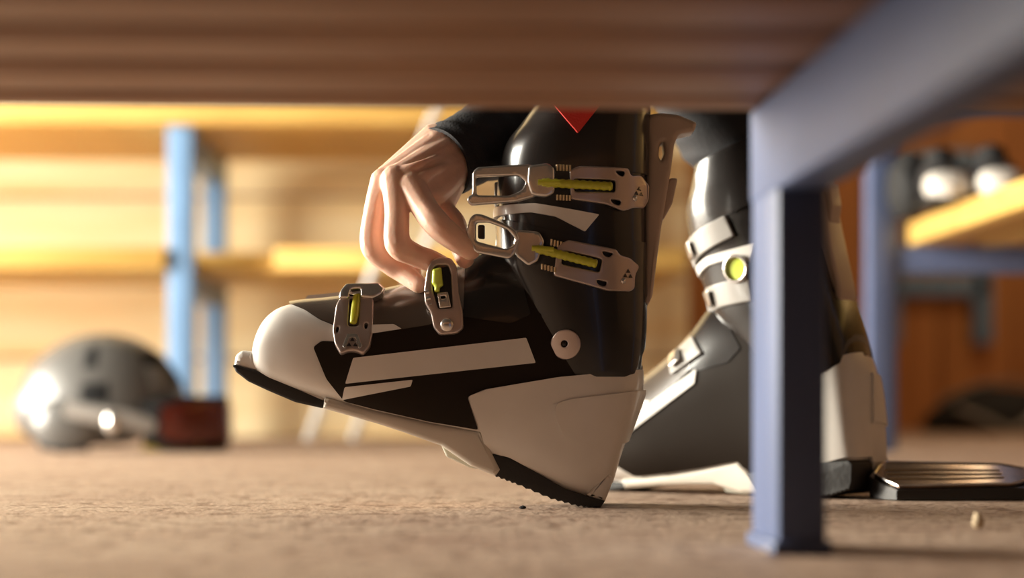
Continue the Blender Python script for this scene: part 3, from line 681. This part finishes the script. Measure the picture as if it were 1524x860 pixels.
# ------------------------------------------------------------------ helmet with goggles on the floor
def helmet():
    d = 3.5; k = d/F
    o = at(160, 600, d); o.z = 0
    b = empty('ski_helmet', o, 'dark glossy ski helmet with goggles strapped on, on the floor below the rack', 'helmet')
    X = lambda px: (px-160)*k
    Z = lambda py: max(0, (671-py)*k)
    def dome(sc, zc, xs=1):
        bm = bmesh.new(); bmesh.ops.create_uvsphere(bm, u_segments=48, v_segments=32, radius=1)
        return bm
    # shell: profile ellipse, cut along a lower rim that rises over the ear and the face
    bm = dome(1, 0)
    cx, cz = X(152), Z(610); ax_, az, ay = (X(285)-X(33))/2, Z(495)-Z(610), .112
    for v in bm.verts:
        x, y, z = v.co
        sx = 1.0+.06*max(0, -x)*(z < .2)
        v.co = Vector((cx+x*ax_*sx, y*ay, cz+z*az*(1.0 if z > 0 else .62)))
    for v in bm.verts:
        # rim line: face side sits higher, ear flap drops to the floor
        rim = .012+.05*max(0, min(1, (v.co.x-X(185))/(X(262)-X(185))))
        rim += .030*math.exp(-((v.co.x-X(75))/.022)**2)
        if v.co.z < rim: v.co.z = rim
    bmesh.ops.recalc_face_normals(bm, faces=bm.faces[:])
    link('shell', from_bm(bm), 'helmet_shell', b, 60)
    # two raised vents ridges, ear cover, rim band
    def patch(name, m, lon0, lon1, lat0, lat1, grow_):
        bm = bmesh.new(); g = []
        for i in range(9):
            row = []
            for j in range(9):
                lo = lon0+(lon1-lon0)*i/8; la = lat0+(lat1-lat0)*j/8
                e = 1-max(abs(i-4), abs(j-4))**4/256*.03
                row.append(bm.verts.new((cx+math.cos(la)*math.cos(lo)*ax_*grow_*e, math.cos(la)*math.sin(lo)*ay*grow_*e, cz+math.sin(la)*az*grow_*e)))
            g.append(row)
        for i in range(8):
            for j in range(8): bm.faces.new((g[i][j], g[i+1][j], g[i+1][j+1], g[i][j+1]))
        r = bmesh.ops.solidify(bm, geom=bm.faces[:], thickness=.008)
        bmesh.ops.recalc_face_normals(bm, faces=bm.faces[:])
        return link(name, from_bm(bm), m, b, 50)
    patch('vent', 'pad_black', R(-100), R(-72), R(2), R(24), 1.006)
    patch('vent', 'pad_black', R(-100), R(-82), R(26), R(62), 1.005)
    patch('front_panel', 'pad_black', R(-58), R(20), R(8), R(58), 1.008)
    patch('brow_panel', 'helmet_grey', R(-46), R(-22), R(6), R(36), 1.025)
    bm = bmesh.new(); bmesh.ops.create_uvsphere(bm, u_segments=24, v_segments=16, radius=1)
    for v in bm.verts: v.co = Vector((X(118)+v.co.x*X(160+52), -.092+v.co.y*.028, max(.004, Z(630)+v.co.z*(Z(588)-Z(630)))))
    link('ear_cover', from_bm(bm), 'helmet_shell', b, 60)
    link('chin_strap', tube_me([(X(70), -.08, .03), (X(82), -.1, .010), (X(110), -.105, .006), (X(150), -.1, .008)], .005, 8), 'pad_black', b)
    # goggles
    gx0, gx1 = X(205), X(345)
    def band(name, m, r0, z0, z1, a0, a1, thick, cxx, ry=.105, rx=.112):
        bm = bmesh.new(); n = 24; row = []
        for i in range(n+1):
            a = a0+(a1-a0)*i/n; f = 1 if 1 < i < n-1 else .8
            zc = (z0+z1)/2; hh = (z1-z0)/2*f
            for s, q in ((-1, r0), (1, r0)):
                pass
            row.append([bm.verts.new((cxx+math.cos(a)*rx*(q), math.sin(a)*ry*q, zc+s*hh)) for s, q in ((-1, r0), (-.6, r0+.02), (.6, r0+.02), (1, r0))])
        for p, q in zip(row, row[1:]):
            for j in range(3): bm.faces.new((p[j], q[j], q[j+1], p[j+1]))
        bmesh.ops.solidify(bm, geom=bm.faces[:], thickness=thick)
        bmesh.ops.recalc_face_normals(bm, faces=bm.faces[:])
        return link(name, from_bm(bm), m, b, 50)
    g = band('goggle_frame', 'pad_black', 1.0, .004, Z(588), R(-100), R(100), .012, X(245))
    l = band('goggle_lens', 'goggle_lens', 1.03, .016, Z(597), R(-84), R(84), .006, X(245), .105, .113)
    l['label'] = 'dark red mirrored lens'
    band('goggle_foam', 'yellow_foam', .96, .002, .028, R(-96), R(96), .012, X(238))
    st = tube_me([(X(245), -.098, .05), (X(205), -.116, .058), (X(170), -.122, .062), (X(120), -.118, .07)], .011, 10)
    for v in st.vertices: v.co.z = .058+(v.co.z-.058)*1.5; v.co.y = -.108+(v.co.y+.108)*.8
    link('goggle_strap', st, 'helmet_grey', b, 60)
    bm = bmesh.new(); bmesh.ops.create_uvsphere(bm, u_segments=20, v_segments=12, radius=1)
    for v in bm.verts: v.co = Vector((X(187)+v.co.x*.012, -.124+v.co.y*.008, Z(628)+v.co.z*.020))
    link('strap_clip', from_bm(bm), 'silver_metal', b, 60)
    # nose bridge with yellow edge
    bm = bmesh.new(); bmesh.ops.create_uvsphere(bm, u_segments=16, v_segments=10, radius=1)
    for v in bm.verts: v.co = Vector((X(292)+v.co.x*.026, -.065+v.co.y*.022, max(.003, .014+v.co.z*.024)))
    link('nose_pad', from_bm(bm), 'yellow_foam', b, 60)
helmet()

# ------------------------------------------------------------------ dark shoes on the right shelf
def shoe(px, py, d, rz, lab):
    o = at(px, py, d); o.z = RZS+.001
    b = empty('shoe', o, lab, 'shoe', 'shoes on the slat shelf', rz); b.scale = (.74, .74, .74)
    def slug(zs, hw, x0, x1, name, m, zbot):
        bm = bmesh.new(); rings = []
        for i in range(17):
            t = i/16; x = x0+(x1-x0)*t
            wv = hw*(1-abs(2*t-1)**4)**.5*(1-.12*math.sin(t*6.3)) + .002
            zt = zs[0]*(1-t)+zs[1]*t+zs[2]*math.sin(math.pi*t)
            rings.append([bm.verts.new((x, wv*spow(math.cos(a), .7), zbot+(zt-zbot)*(.5+.5*spow(math.sin(a), .7)))) for a in [2*math.pi*k/20 for k in range(20)]])
        for p, q in zip(rings, rings[1:]):
            for k in range(20): bm.faces.new((p[k], p[(k+1) % 20], q[(k+1) % 20], q[k]))
        bm.faces.new(rings[0][::-1]); bm.faces.new(rings[-1]); bmesh.ops.recalc_face_normals(bm, faces=bm.faces[:])
        return link(name, from_bm(bm), m, b, 60)
    slug((.02, .02, 0), .047, -.145, .145, 'sole', 'pad_black', 0)
    slug((.045, .11, .02), .043, -.135, .135, 'upper', 'dark_fabric', .018)
    slug((.040, .050, .022), .046, -.150, -.062, 'toe_cap', 'white_plastic', .006)
    bm = bmesh.new(); bmesh.ops.create_uvsphere(bm, u_segments=16, v_segments=10, radius=1)
    for v in bm.verts: v.co = Vector((.075+v.co.x*.05, v.co.y*.035, .115+v.co.z*.025))
    link('collar', from_bm(bm), 'pad_black', b, 60)
shoe(1404, 300, 3.24, R(84), 'dark shoe with pale toe cap on the slat shelf, beside the navy post')
shoe(1482, 300, 3.20, R(84), 'dark shoe with pale toe cap on the slat shelf, further from the navy post')
def shelf_bag():
    o = at(1352, 300, 3.44); o.z = RZS
    bm = bmesh.new(); bmesh.ops.create_icosphere(bm, subdivisions=4, radius=1)
    for v in bm.verts:
        n = noise.noise(v.co*1.6)*.18
        v.co = Vector((v.co.x*.036, v.co.y*.06, max(0, .055+v.co.z*.062)))*(1+n*.4)
    tag(link('pouch', from_bm(bm), 'pad_black', None, 60, o), 'black soft pouch on the slat shelf against the navy post', 'pouch')
shelf_bag()

# ------------------------------------------------------------------ dark bag on the floor by the orange wall
def bag():
    d = 5.75; o = at(1475, 600, d); o.z = 0
    b = empty('bag', o, 'dark soft bag slumped on the floor by the orange boarded wall', 'bag')
    bm = bmesh.new(); bmesh.ops.create_icosphere(bm, subdivisions=4, radius=1)
    for v in bm.verts:
        n = noise.noise(v.co*1.7+Vector((3, 1, 2)))
        x = v.co.x
        top = .118*(1-.55*max(0, -x)**1.3)
        v.co = Vector((x*.20*(1+.1*n), v.co.y*.13*(1+.15*n), max(0, .03+v.co.z*top*(1+.18*n))))
    link('body', from_bm(bm), 'pad_black', b, 60)
    link('strap', tube_me(cr([(-.12, -.10, .07), (-.05, -.14, .04), (.02, -.16, .008), (.09, -.13, .05), (.13, -.09, .10)], 20), .009, 8), 'helmet_grey', b)
    link('zip_line', tube_me(cr([(-.16, -.02, .085), (-.06, -.03, .132), (.06, -.03, .150), (.15, -.02, .12)], 16), .005, 8), 'helmet_grey', b)
bag()

# ------------------------------------------------------------------ glossy dark blade-like strap on the floor behind the boot heel
def strap():
    d = 1.76; o = at(1400, 600, d); o.z = 0
    b = empty('strap', o, 'flat dark strap with glossy bronze face lying on the floor behind the boot heel', 'strap')
    k = d/F
    WZ = lambda y: (y+.036)*.34
    def outline(px0, px1, hw, tip):
        n = 18; out = []
        for i in range(n+1):
            t = i/n; out.append(((px0+(px1-px0)*t-1400)*k, hw*min(1, (t/.10)**.8 if t < .1 else 1)*(1-.25*t)*(1 if t < .85 else 1-(t-.85)*3)))
        return out
    def slab(name, m, px0, px1, hw, z0, z1, y0=0., par=b, bev=.0015):
        pts = outline(px0, px1, hw, 0)
        bm = bmesh.new(); vs = [bm.verts.new((x, y0-y, z0)) for x, y in pts]+[bm.verts.new((x, y0+y+.0002, z0)) for x, y in pts[::-1]]
        f = bm.faces.new(vs); ex = bmesh.ops.extrude_face_region(bm, geom=[f])
        if z0 > .005:
            for v in vs: v.co.z = z0+WZ(v.co.y)-.002
        for v in [g for g in ex['geom'] if isinstance(g, bmesh.types.BMVert)]: v.co.z = z1+WZ(v.co.y)
        bmesh.ops.recalc_face_normals(bm, faces=bm.faces[:])
        bmesh.ops.remove_doubles(bm, verts=bm.verts[:], dist=.0003)
        return link(name, from_bm(bm), m, par, 30)
    slab('band', 'dark_plastic', 1294, 1560, .034, .001, .008)
    slab('face', 'bronze_gloss', 1304, 1530, .027, .0081, .0105)
    pts = outline(1302, 1532, .029, 0); z = .0105
    loop = [(x, -y, z+WZ(-y)) for x, y in pts]+[(x, y, z+WZ(y)) for x, y in pts[::-1]]
    link('rim', tube_me(loop+[loop[0]], .0011, 8, False), 'silver_metal', b)
    for q in range(3):
        yy = -.012+q*.010
        link('stitch_line', tube_me([((1320-1400)*k, yy, .0108+WZ(yy)), ((1400-1400)*k, yy*1.1, .0108+WZ(yy*1.1)), ((1490-1400)*k, yy*.8, .0108+WZ(yy*.8))], .0008, 6, True), 'brass_metal', b)
strap()

# ------------------------------------------------------------------ crumbs and chips on the floor
def chip(px, py, sx, sy, sz, m, lab, rz=0.):
    d = CAMH*F/(py-HOR)
    bm = bmesh.new(); bmesh.ops.create_icosphere(bm, subdivisions=2, radius=1)
    for v in bm.verts:
        n = 1+.35*noise.noise(v.co*1.5+Vector((px*.1, py*.1, 0)))
        v.co = Vector((v.co.x*sx, v.co.y*sy, max(0, sz*.8+v.co.z*sz)))*n
    p = at(px, py, d); p.z = .0
    o = link('wood_chip', from_bm(bm), m, None, 30, p); o.rotation_euler.z = rz
    tag(o, lab, 'wood chip', 'wood chips on the floor')
chip(1456, 786, .0045, .004, .0058, 'chip_wood', 'small upright tan wood chip on the floor in front of the glossy strap')
chip(778, 757, .003, .002, .0014, 'pad_black', 'tiny dark crumb on the floor below the raised boot heel')
chip(1150, 822, .006, .004, .002, 'chip_wood', 'flat tan wood chip at the foot of the steel bench leg')
